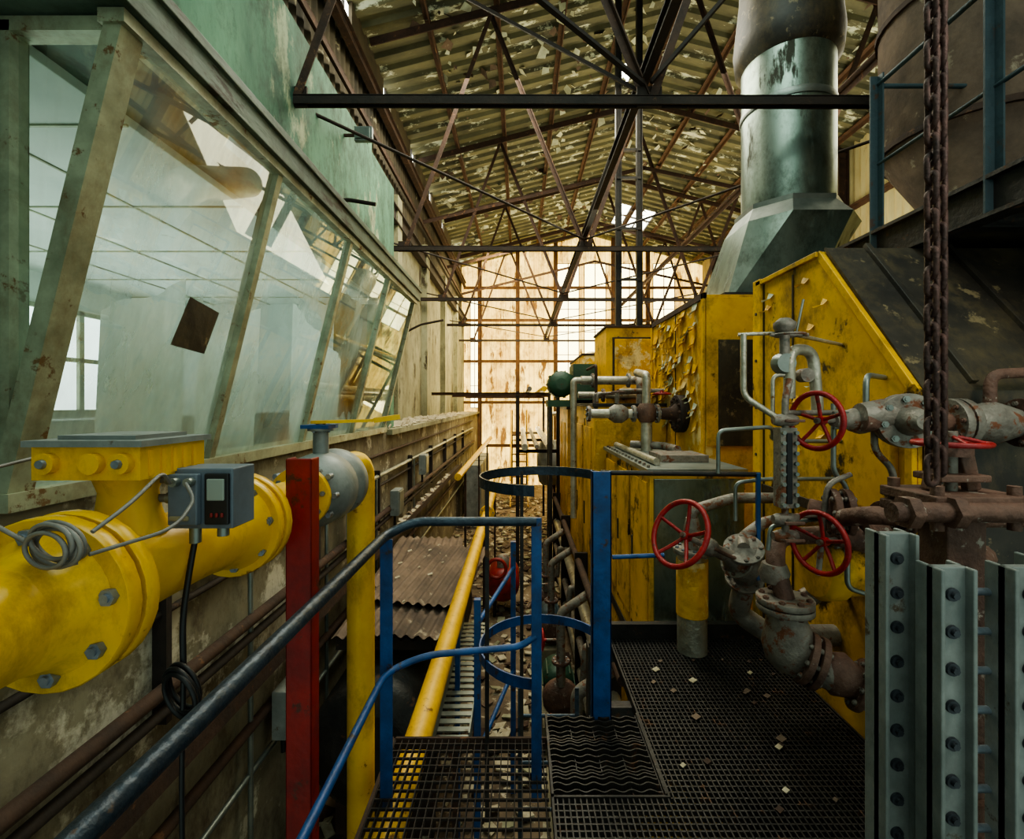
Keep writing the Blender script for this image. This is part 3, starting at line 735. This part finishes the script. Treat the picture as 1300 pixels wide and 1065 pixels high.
def ring(cx,cy,h,w,ch,):
    return [(cx+x*w,cy+y*w,h) for x,y in ((-1,-ch),(-ch,-1),(ch,-1),(1,-ch),(1,ch),(ch,1),(-ch,1),(-1,ch))]
r0=ring(2.8,4.95,1.95,.46,.45); r1=ring(2.82,4.95,1.8,.56,.5); r2=ring(2.45,5.0,1.05,.42,.9); r3=ring(2.8,4.95,2.0,.46,.45)
for a,c2,m in ((r3,r0,steel),(r0,r1,steel),(r1,r2,stack)):
    b.add(a+c2,[(i,(i+1)%8,8+(i+1)%8,8+i) for i in range(8)],m)
b.box(1.95,3.0,4.5,5.5,1.03,1.06,dark)
b.done()
# ---------------------------------------------------------------- right piping
def valve(b,p,axis,R,L_,m=castg,fr=1.6):
    p=V(p);a=V(axis).normalized()
    b.lathe(p-a*L_/2,a,[(0,R),(L_*.2,R*.95),(L_*.35,R*1.25),(L_*.5,R*1.4),(L_*.65,R*1.25),(L_*.8,R*.95),(L_,R)],m,20)
    b.flange(p-a*L_/2,a,R*fr,R*.3,8,m,castg); b.flange(p+a*(L_/2-R*.3),a,R*fr,R*.3,8,m,castg)
b=B('steam_stop_valve')
w0=V((.75,2.22,-.61)); ax=V((.62,.32,-.33)).normalized()
b.wheel(w0,ax,.155,.013,redw,5,.3)
b.cyl(w0+ax*.02,w0+ax*.2,.014,castg,10)
b.lathe(w0+ax*.17,ax,[(0,.03),(.03,.045),(.06,.045),(.1,.03),(.2,.035),(.24,.065),(.27,.065)],castg,18)
for k in (1,-1):
    q=ax.cross(V((0,0,1))).normalized()*.04*k
    b.cyl(w0+ax*.2+q,w0+ax*.38+q,.01,castr,8)
e=w0+ax*.5
valve(b,e,(.25,.5,-.83),.06,.24,castg)
b.flange(w0+ax*.43,ax,.09,.025,8,castg,castr)
b.tube([e+V((.03,.05,-.09)),(1.2,2.6,-1.15),(1.35,2.55,-1.25),(1.7,2.55,-1.25)],.055,castg,seg=16)
b.tube([e+V((-.03,-.06,.1)),(1.15,2.45,-.7),(1.3,2.5,-.62),(1.7,2.5,-.62)],.03,castg,seg=14)
b.done()
b=B('lagged_riser_pipe')
b.tube([(1.13,3.1,PF),(1.13,3.1,-.98)],.095,silver,seg=24); b.flange((1.13,3.1,-.98),(0,0,1),.12,.03,8,castg)
b.lathe((1.13,3.1,-.95),(0,0,1),[(0,.05),(.1,.06),(.2,.04)],castg,16)
b.tube([(1.13,3.1,-1.38),(1.13,3.1,-1.02)],.1,yelP,seg=24)
b.tube([(1.13,3.1,-.8),(1.13,3.1,-.7),(1.4,3.1,-.62),(1.7,3.1,-.62)],.035,castg)
b.done()
b=B('feedwater_valve')
w0=V((1.19,1.9,-.07)); ax=V((.9,.35,.0)).normalized()
b.wheel(w0,ax,.112,.011,redw,5,.25)
b.cyl(w0,w0+ax*.16,.012,castg,10)
b.lathe(w0+ax*.1,ax,[(0,.025),(.03,.035),(.08,.03),(.12,.05),(.15,.05)],castg,16)
for k in (1,-1): b.cyl(w0+ax*.1+V((0,0,.03*k)),w0+ax*.24+V((0,0,.03*k)),.007,steel,8)
b.lathe(w0+ax*.22,ax,[(0,.04),(.04,.06),(.1,.05)],castg,16)
b.flange((1.55,1.88,-.07),(.25,1,0),.11,.025,8,castg,steel,.014); b.flange((1.56,1.915,-.07),(.25,1,0),.11,.025,8,castg,steel,.014)
b.lathe((1.53,1.78,-.07),(.25,1,0),[(0,.03),(.02,.045),(.06,.05),(.1,.06)],castg,18)
b.lathe((1.4,1.95,-.05),(1,0,0),[(0,.05),(.1,.07),(.2,.06)],castg,18)
b.tube([(1.4,1.94,-.07),(2.6,1.94,-.1)],.045,castr,seg=16)
b.flange((1.75,1.94,-.08),(1,0,0),.1,.03,8,castg,castr); b.flange((1.79,1.94,-.08),(1,0,0),.1,.03,8,castg,castr)
b.lathe((1.83,1.94,-.08),(1,0,0),[(0,.06),(.1,.09),(.2,.06)],castg,18)
b.flange((2.05,1.94,-.08),(1,0,0),.1,.03,8,castr,castg)
b.tube([(1.45,1.98,-.03),(1.45,1.98,.12),(1.7,2.2,.12)],.012,steel,seg=8)
b.tube([(1.93,1.94,.0),(1.93,1.94,.12),(2.4,1.94,.14)],.022,castr,seg=10)
b.done()
b=B('blowdown_valve')
w0=V((1.2,1.9,-.56)); ax=V((.9,.35,.0)).normalized()
b.wheel(w0,ax,.12,.011,redw,5,.25)
b.cyl(w0,w0+ax*.16,.012,castg,10)
for k in (1,-1): b.cyl(w0+ax*.1+V((0,0,.03*k)),w0+ax*.24+V((0,0,.03*k)),.007,steel,8)
b.lathe(w0+ax*.1,ax,[(0,.025),(.03,.035),(.1,.05),(.16,.07),(.26,.07)],castr,16)
valve(b,(1.5,2.02,-.52),(1,.3,.12),.055,.22,castr)
b.tube([(1.25,2.05,-.45),(1.34,2.0,-.47),(1.75,2.0,-.5)],.04,castr,seg=14)
b.flange((1.31,2.0,-.46),(1,-.3,0),.1,.025,8,castr,castg); b.flange((1.36,1.99,-.46),(1,-.3,0),.1,.025,8,castr,castg)
valve(b,(1.5,1.75,-.42),(1,0,0),.045,.18,castr)
b.tube([(1.55,1.75,-.42),(2.4,1.75,-.42)],.04,castr)
b.tube([(1.4,1.75,-.42),(1.32,1.78,-.42),(1.3,1.9,-.46)],.035,castr)
b.done()
b=B('check_valve_line')
b.flange((1.15,2.05,-.84),(0,0,-1),.115,.025,8,castg,castr); b.flange((1.15,2.05,-.87),(0,0,-1),.115,.025,8,castg,castr)
b.lathe((1.15,2.05,-.9),(.1,-.05,-1),[(0,.07),(.05,.085),(.13,.11),(.2,.1),(.24,.07)],castg,22)
b.tube([(1.15,2.05,-.9),(1.17,2.02,-1.08),(1.3,1.95,-1.12)],.07,castg,seg=18,fil=.1)
a=V((.85,-.35,-.35)).normalized()
p=V((1.2,2.0,-1.07)); b.flange(p,a,.11,.025,8,castr,castg); b.flange(p+a*.04,a,.11,.025,8,castr,castg)
b.lathe(p+a*.07,a,[(0,.06),(.06,.09),(.14,.06)],castr,20)
b.flange(p+a*.2,a,.105,.025,8,castr,castg)
b.tube([p+a*.2,p+a*.5,p+a*.5+V((0,0,-.28))],.055,castg,seg=18)
b.tube([(1.15,2.05,-.85),(1.13,2.1,-.7),(1.2,2.2,-.62),(1.7,2.2,-.6)],.04,castr,seg=14)
b.lathe((1.13,2.1,-.79),(0,0,1),[(0,.055),(.04,.065),(.08,.05)],castg,16)
b.done()
b=B('level_gauge_glass',.003)
gx,gy=1.1,1.96
b.box(gx-.035,gx+.035,gy-.03,gy+.03,-.43,-.1,castg); b.box(gx-.012,gx+.012,gy-.036,gy-.028,-.41,-.12,black)
for i in range(8):
    for s_ in (-1,1): b.cyl((gx+s_*.026,gy-.045,-.12-i*.042),(gx+s_*.026,gy-.028,-.12-i*.042),.009,steel,6)
b.tube([(gx,gy,-.1),(gx,gy,.02),(gx+.03,gy+.02,.1)],.014,castg); b.tube([(gx,gy,-.43),(gx,gy,-.56)],.014,castg)
for h in (-.07,-.48,-.55):
    b.lathe((gx-.05,gy,h),(1,0,0),[(0,.018),(.02,.026),(.08,.026),(.1,.018)],castg,12); b.cyl((gx,gy-.07,h),(gx,gy,h),.009,castg,8); b.beam((gx-.04,gy-.07,h),(gx+.04,gy-.07,h),.012,.012,castr)
b.cyl((gx,gy,-.47),(1.7,2.1,-.47),.012,castg,8)
b.cyl((gx,gy,-.04),(1.7,2.1,-.04),.012,castg,8)
b.done()
b=B('instrument_pipework')
b.tube([(1.14,2.0,.02),(1.14,2.0,.23),(1.27,2.05,.23),(1.29,2.05,.0),(1.29,2.05,-.05)],.024,silver,fil=.08,seg=14)
b.tube([(.97,2.05,.3),(.97,2.05,.03),(1.04,2.0,-.03),(1.1,1.96,-.08)],.013,silver,fil=.04,seg=10)
b.tube([(.95,2.06,.3),(1.12,2.02,.3)],.008,silver)
b.tube([(1.07,2.0,-.07),(1.07,2.0,.12),(1.14,2.0,.12)],.009,silver,seg=8)
b.tube([(1.12,2.0,.15),(1.12,2.0,.35)],.02,castg,seg=12); b.lathe((1.12,2.0,.3),(0,0,1),[(0,.03),(.02,.045),(.04,.045),(.06,.02)],castg,14)
b.torus((1.14,2.0,.29),(0,0,1),.06,.006,castg,24,8); b.cyl((1.06,2.0,.29),(1.22,2.0,.29),.008,castg,8)
b.cyl((1.17,2.0,.3),(1.2,2.0,.44),.005,steel,6)
b.lathe((1.12,1.98,.17),(0,1,0),[(0,.04),(.02,.045),(.05,.045)],steel,18)
b.lathe((1.22,2.0,.12),(0,1,0),[(0,.03),(.05,.03)],castg,14)
b.tube([(1.2,2.1,.31),(1.7,2.5,.31)],.01,silver,seg=8)
b.tube([(1.02,2.43,-.36),(1.02,2.43,-.14),(1.3,2.43,-.12),(1.34,2.5,-.2),(1.7,2.5,-.2)],.011,steel,fil=.04,seg=8)
b.tube([(1.14,2.5,-.62),(1.14,2.5,-.42),(1.3,2.5,-.4),(1.7,2.5,-.4)],.011,steel,fil=.04,seg=8)
b.tube([(1.05,2.0,-.62),(1.06,2.0,-.52),(1.3,2.05,-.5)],.01,steel,fil=.03,seg=8)
b.tube([(1.36,2.05,.0),(1.36,2.05,-.3),(1.42,2.05,-.36),(1.42,2.05,-.8),(1.7,2.1,-.9)],.011,steel,fil=.04,seg=8)
b.tube([(1.5,2.0,.0),(1.5,2.0,-.2),(1.58,2.0,-.28),(1.58,2.0,-.5)],.014,castg,fil=.04,seg=8)
b.tube([(1.4,2.0,-.3),(1.3,2.0,-.34),(1.25,1.98,-.72)],.012,castg,seg=8)
b.tube([(1.3,2.45,-.8),(1.3,2.45,-1.0),(1.7,2.45,-1.0)],.02,castr,seg=8); b.lathe((1.45,2.45,-1.0),(1,0,0),[(0,.03),(.03,.045),(.07,.045),(.1,.03)],castg,12)
b.done()
b=B('hoist_chain')
def link(c,horizontal):
    pts=[];L_=.024;W=.0165
    for i in range(16):
        g=2*math.pi*i/16; u=W*math.cos(g); z=W*math.sin(g)+(L_ if math.sin(g)>0 else -L_)*.75
        pts.append((c[0]+(u if horizontal else u*.25),c[1]+(u*.3 if horizontal else u),c[2]+z))
    b.tube(pts,.0068,chain,seg=8,closed=True)
h=-.16;i=0
while h<2.75:
    link((.985,1.13,h),i%2==0); link((1.022,1.15,h+.02),i%2==1); h+=.045;i+=1
b.tube([(1.0,1.14,2.70),(1.0,1.14,2.775)],.03,dark)
b.done()
b=B('hoist_beam')
b.ibeam((.85,1.14,2.86),(2.6,1.14,2.86),.1,.16,.015,dark)
b.done()
b=B('gate_valve',.004)
gx,gy=1.24,1.36
b.box(gx-.055,gx+.055,gy-.05,gy+.05,-1.1,-.26,castr)
for h in (-.28,-.32): b.box(gx-.13,gx+.13,gy-.1,gy+.1,h,h+.03,castr)
for sx_ in (-1,1):
    for sy in (-1,1): b.lathe((gx+sx_*.105,gy+sy*.075,-.345),(0,0,1),[(0,.017),(.12,.017)],castr,6)
b.box(gx-.07,gx+.07,gy-.05,gy+.05,-.22,-.2,castr)
for s_ in (-1,1): b.beam((gx+s_*.06,gy,-.25),(gx+s_*.035,gy,-.13),.025,.04,castr)
b.cyl((gx,gy,-.3),(gx,gy,-.08),.016,castg,12); b.lathe((gx,gy,-.15),(0,0,1),[(0,.05),(.03,.05),(.04,.03)],castr,14)
b.wheel((gx,gy,-.115),(0,0,1),.085,.008,redw,4)
b.tube([(gx-.25,gy-.1,-.29),(gx+.5,gy-.1,-.29)],.026,castr,seg=14)
for x in (-.22,-.1,.13,.25): b.lathe((gx+x,gy-.1,-.29),(1,0,0),[(0,.045),(.03,.045)],castr,6)
b.lathe((gx,gy,-1.25),(0,0,1),[(0,.11),(.04,.11),(.05,.07),(.15,.08)],castr,20); b.cyl((gx,gy,PF),(gx,gy,-1.2),.06,castr,18)
b.tube([(gx,gy+.02,-.6),(1.65,1.7,-.55)],.05,castr)
b.done()
b=B('bolted_plate_exchanger',.003)
for x0,x1,yy,top in ((.86,.94,1.13,-.31),(.91,.99,1.04,-.36),(1.07,1.17,1.04,-.36),(1.2,1.3,1.1,-.36)):
    b.box(x0,x1,yy,yy+.02,PF,top,greyp); b.box(x0,x0+.01,yy-.02,yy+.05,PF,top,greyp); b.box(x1-.01,x1,yy-.02,yy+.05,PF,top,greyp)
    h=top-.06; xm=(x0+x1)/2
    while h>PF+.05:
        b.lathe((xm,yy-.014,h),(0,1,0),[(0,.008),(.012,.0085)],boltd,6); b.lathe((xm,yy-.006,h),(0,1,0),[(0,.014),(.007,.015)],boltd,16); h-=.082
h=-.43
while h>PF: b.cyl((.985,1.08,h),(1.075,1.08,h),.0085,bolt,12); b.cyl((1.165,1.1,h+.02),(1.5,1.1,h+.02),.0085,bolt,12); h-=.09
b.box(.84,1.32,1.0,1.25,PF,PF+.03,greyp)
b.done()
b=B('overhead_gallery')
b.box(2.25,4.2,.6,4.3,.96,1.0,dusty)
b.ibeam((2.25,.6,.98),(2.25,4.3,.98),.1,.18,.02,dark); b.ibeam((3.3,.6,.98),(3.3,4.3,.98),.1,.18,.02,dark)
for y in (.8,1.6,2.4,3.2,4.1): b.ibeam((2.25,y,.93),(4.2,y,.93),.06,.08,.012,dark)
for y,t in ((1.5,2.1),(2.22,3.6),(2.95,2.05)): b.angle((2.25,y,.9),(2.25,y,t),.05,.01,blueG)
b.tube([(2.25,.6,2.0),(2.25,3.0,2.0)],.014,blueG); b.tube([(2.25,.6,1.5),(2.25,3.0,1.5)],.011,blueG)
b.tube([(2.25,2.95,1.98),(4.2,2.95,1.98)],.014,blueG)
for x,y in ((4.1,.8),(4.1,4.1)): b.ibeam((x,y,FL),(x,y,.9),.12,.12,.012,dark)
b.done()
b=B('exhaust_duct')
b.lathe((3.15,3.3,1.01),(0,0,1),[(0,.2),(.25,.2),(.8,.52),(3.4,.52)],sheet,32)
for h in (.8,1.7,2.6): b.lathe((3.15,3.3,1.0+h),(0,0,1),[(0,.54),(.04,.54)],rust,32)
r0=ring(4.6,3.2,1.0,.5,.8); r1=ring(4.6,3.2,1.6,.8,.8); r2=ring(4.9,3.2,4.2,.9,.8)
for a,c2 in ((r0,r1),(r1,r2)): b.add(a+c2,[(i,(i+1)%8,8+(i+1)%8,8+i) for i in range(8)],dusty)
b.done()
# ---------------------------------------------------------------- aisle far clutter
b=B('air_compressor')
b.lathe((-.3,8.2,-3.2),(0,1,0),[(0,.1),(.05,.24),(.12,.29),(.8,.29),(.87,.24),(.92,.1)],red,24)
for x in (-.48,-.15): b.box(x,x+.05,8.4,8.9,FL,-3.4,dark)
b.lathe((-.3,8.45,-2.95),(0,0,1),[(0,.1),(.2,.12),(.25,.06)],castg,14); b.torus((-.4,8.15,-2.85),(0,1,0),.16,.03,red)
b.done()
def pump(x,y,m=green):
    b=B('feed_pump')
    b.box(x-.2,x+.2,y-.3,y+.6,FL,FL+.3,concL)
    b.lathe((x,y,FL+.55),(0,1,0),[(0,.1),(.03,.18),(.4,.18),(.45,.1)],m,20)
    for i in range(8): g=i*.785; b.beam((x+.185*math.cos(g),y+.05,FL+.55+.185*math.sin(g)),(x+.185*math.cos(g),y+.38,FL+.55+.185*math.sin(g)),.015,.015,m)
    b.lathe((x,y-.25,FL+.55),(0,1,0),[(0,.08),(.03,.2),(.12,.2),(.2,.08)],castr,20)
    b.tube([(x,y-.2,FL+.7),(x,y-.2,FL+1.5),(x+.3,y-.2,FL+1.7)],.05,castg); b.flange((x,y-.2,FL+.95),(0,0,1),.1,.03,8,castr)
    b.wheel((x-.2,y-.2,FL+1.2),(1,0,0),.11,.01,redw,4); b.cyl((x-.2,y-.2,FL+1.2),(x,y-.2,FL+1.2),.015,castg,8)
    b.done()
pump(.45,5.4); pump(.45,7.0,blueG); pump(.43,8.0); pump(.45,3.95)
b=B('water_tank')
b.lathe((.5,13.6,-1.7),(1,0,0),[(0,.3),(.05,.55),(.15,.65),(2.2,.65),(2.3,.5)],greyp,28)
for x in (.9,2.2): b.box(x,x+.12,13.4,13.8,FL,-2.2,rust)
b.tube([(.9,13.6,-1.1),(.9,13.6,-.3),(1.9,13.6,-.3)],.06,silver)
b.done()
b=B('access_stair')
for x in (-.35,.3): b.beam((x,17.2,FL),(x,19.4,-1.3),.04,.2,yelD); b.tube([(x,17.2,FL+1),(x,19.4,-.3),(x,21.3,-.3)],.03,yel)
for i in range(9): b.box(-.35,.3,17.3+i*.23,17.5+i*.23,FL+.2+i*.26,FL+.23+i*.26,rustP)
b.box(-.35,.3,19.3,21.5,-1.33,-1.28,rustP)
for y in (19.4,21.3):
    for x in (-.35,.3): b.box(x-.03,x+.03,y-.03,y+.03,FL,-.3,rustP)
b.done()
b=B('switchgear_cabinet',.01)
for i in range(3): b.box(-1.7+i*.05,-1.2,14.5+i*1.3,15.6+i*1.3,FL,-1.9,greyp); b.box(-1.2,-1.19,14.6+i*1.3,15.5+i*1.3,-3.6,-2.0,greybox)
b.done()
b=B('process_column')
for x,y,h,r in ((2.5,16.5,1.8,.35),(3.6,17.3,2.6,.4),(5.0,16.0,2.2,.5)):
    b.lathe((x,y,FL),(0,0,1),[(0,r),(h-FL-.3,r),(h-FL-.1,r*.8),(h-FL,r*.3)],silver,24); b.flange((x,y,h-.9),(0,0,1),r*1.15,.06,12,rust)
b.done()
b=B('pipe_rack')
for y in (9.9,12.9,16.0):
    for x in (-.05,.8): b.ibeam((x,y,FL),(x,y,.25),.06,.06,.012,rustD)
    b.ibeam((-1.85,y,.2),(.8,y,.2),.05,.05,.01,rustP); b.ibeam((-.05,y,-1.0),(.8,y,-1.0),.06,.06,.012,rustD)
for x,h,r,m in ((.1,-.9,.07,silver),(.35,-.9,.05,castg),(.62,-.88,.08,silver),(.2,.3,.05,castg),(.5,.3,.06,yelpipe)): b.cyl((x,9.7,h),(x,16.6,h),r,m,14)
b.done()
b=B('floor_pipework')
for x,h,r,m in ((.78,-3.4,.06,silver),(.76,-3.0,.05,castg),(.78,-2.5,.07,silver),(.74,-2.0,.04,rust)): b.cyl((x,3.4,h),(x,12.5,h),r,m,14)
for y in (4.7,6.2,7.9): b.tube([(.78,y,-2.5),(.66,y,-2.4),(.62,y,-2.9)],.04,castg)
for y in (4,6,8,10): b.box(.7,.86,y,y+.05,FL,-1.9,rustD)
b.done()
b=B('blue_scaffold_post')
b.box(-.09,-.04,4.6,4.65,FL,-1.35,blue); b.box(-.35,-.3,3.6,3.65,FL,-1.5,blue); b.cyl((-.33,3.62,-1.7),(-.06,4.62,-1.6),.02,blue,8); b.cyl((-.33,3.62,-2.7),(-.06,4.62,-2.6),.02,blue,8)
b.done()
b=B('high_level_duct')
b.tube([(4.2,9.0,FL),(4.2,9.0,1.5),(5.2,12,2.6)],.35,silver,seg=24,fil=.8)
b.box(3.6,6.5,9.6,14,FL,1.0,yelD)
b.done()

# ---------------------------------------------------------------- lift all to floor = 0
for o in ROOTS: o.location.z+=ZC

# ---------------------------------------------------------------- lights
def area(name,loc,dirn,sx_,sy,p,c):
    l=bpy.data.lights.new(name,'AREA'); l.shape='RECTANGLE'; l.size=sx_; l.size_y=sy; l.energy=p; l.color=c
    o=bpy.data.objects.new(name,l); o.location=(loc[0],loc[1],loc[2]+ZC); o.rotation_euler=V(dirn).to_track_quat('-Z','Y').to_euler(); scene.collection.objects.link(o); return o
area('rooflight_lamp_near',(.4,1.5,5.8),(0,.15,-1),3,4,190,(.8,1,.88))  # fill light added overhead for the foreground, no fixture modelled
area('rooflight_lamp_middle',(0,8,5.6),(0,.1,-1),3,5,620,(1,.96,.76))  # added fill to brighten the aisle and floor from above
area('rooflight_lamp_far',(.5,17,5.4),(0,.3,-1),4,4,950,(1,.84,.48))  # warm fill put in above the far end, not a rooflight
area('rooflight_lamp_bay',(6.2,7,5.2),(-.2,0,-1),3,8,420,(1,.94,.7))  # extra fill added over the right-hand bay
area('roof_uplighter_near',(.6,6.2,2.95),(0,.1,1),3,3,30,(.9,1,.8))  # added upward fill to lighten the near roof underside
area('roof_uplighter_middle',(.6,11,2.95),(0,.1,1),4,4,75,(.98,.98,.74))  # upward fill put in to brighten the middle roof deck
area('roof_uplighter_far',(1.5,17.5,2.95),(0,.2,1),5,4,190,(1,.9,.56))  # extra upward fill for the far roof, no fitting there
area('roof_uplighter_bay',(6.2,8,2.9),(0,.0,1),3,5,130,(.98,1,.78))  # fill added to light the right-bay roof from below
area('low_bay_lamp',(0.2,16.5,-.9),(0,-.25,1),1.5,4,180,(1,.84,.46))  # low upward fill added to brighten the far aisle
area('side_bay_lamp',(5.5,13,2.5),(-.5,-.2,1),3,5,220,(1,.9,.62))  # added fill lightening the right-hand side, no luminaire there
area('control_room_uplight',(-3.5,4.2,.15),(0,0,1),2,3.5,48,(.86,1,.93))  # fill added inside the room to brighten its ceiling and panes
area('gallery_lamp',(1.7,.3,1.3),(.35,.9,-.7),.5,.5,18,(1,.93,.8))  # small fill added to lift the dark pipework by the gallery
s=bpy.data.lights.new('low_sun','SUN'); s.energy=27; s.color=(1,.85,.5); s.angle=.02
so=bpy.data.objects.new('low_sun',s); so.rotation_euler=V((-.22,-1,-.34)).to_track_quat('-Z','Y').to_euler(); so.location=(5,30,20); scene.collection.objects.link(so)
w=bpy.data.worlds.new('world'); scene.world=w; w.use_nodes=True
bg=w.node_tree.nodes['Background']; bg.inputs[0].default_value=(.78,1,.9,1); bg.inputs[1].default_value=.8
# ---------------------------------------------------------------- camera
cam=bpy.data.cameras.new('camera'); co=bpy.data.objects.new('camera',cam); scene.collection.objects.link(co); scene.camera=co
co.location=(0,0,ZC); co.rotation_euler=(math.pi/2,0,0); cam.sensor_width=36; cam.lens=600/1300*36
cam.shift_x=-10/1300; cam.shift_y=-20.5/1300; cam.clip_start=.02
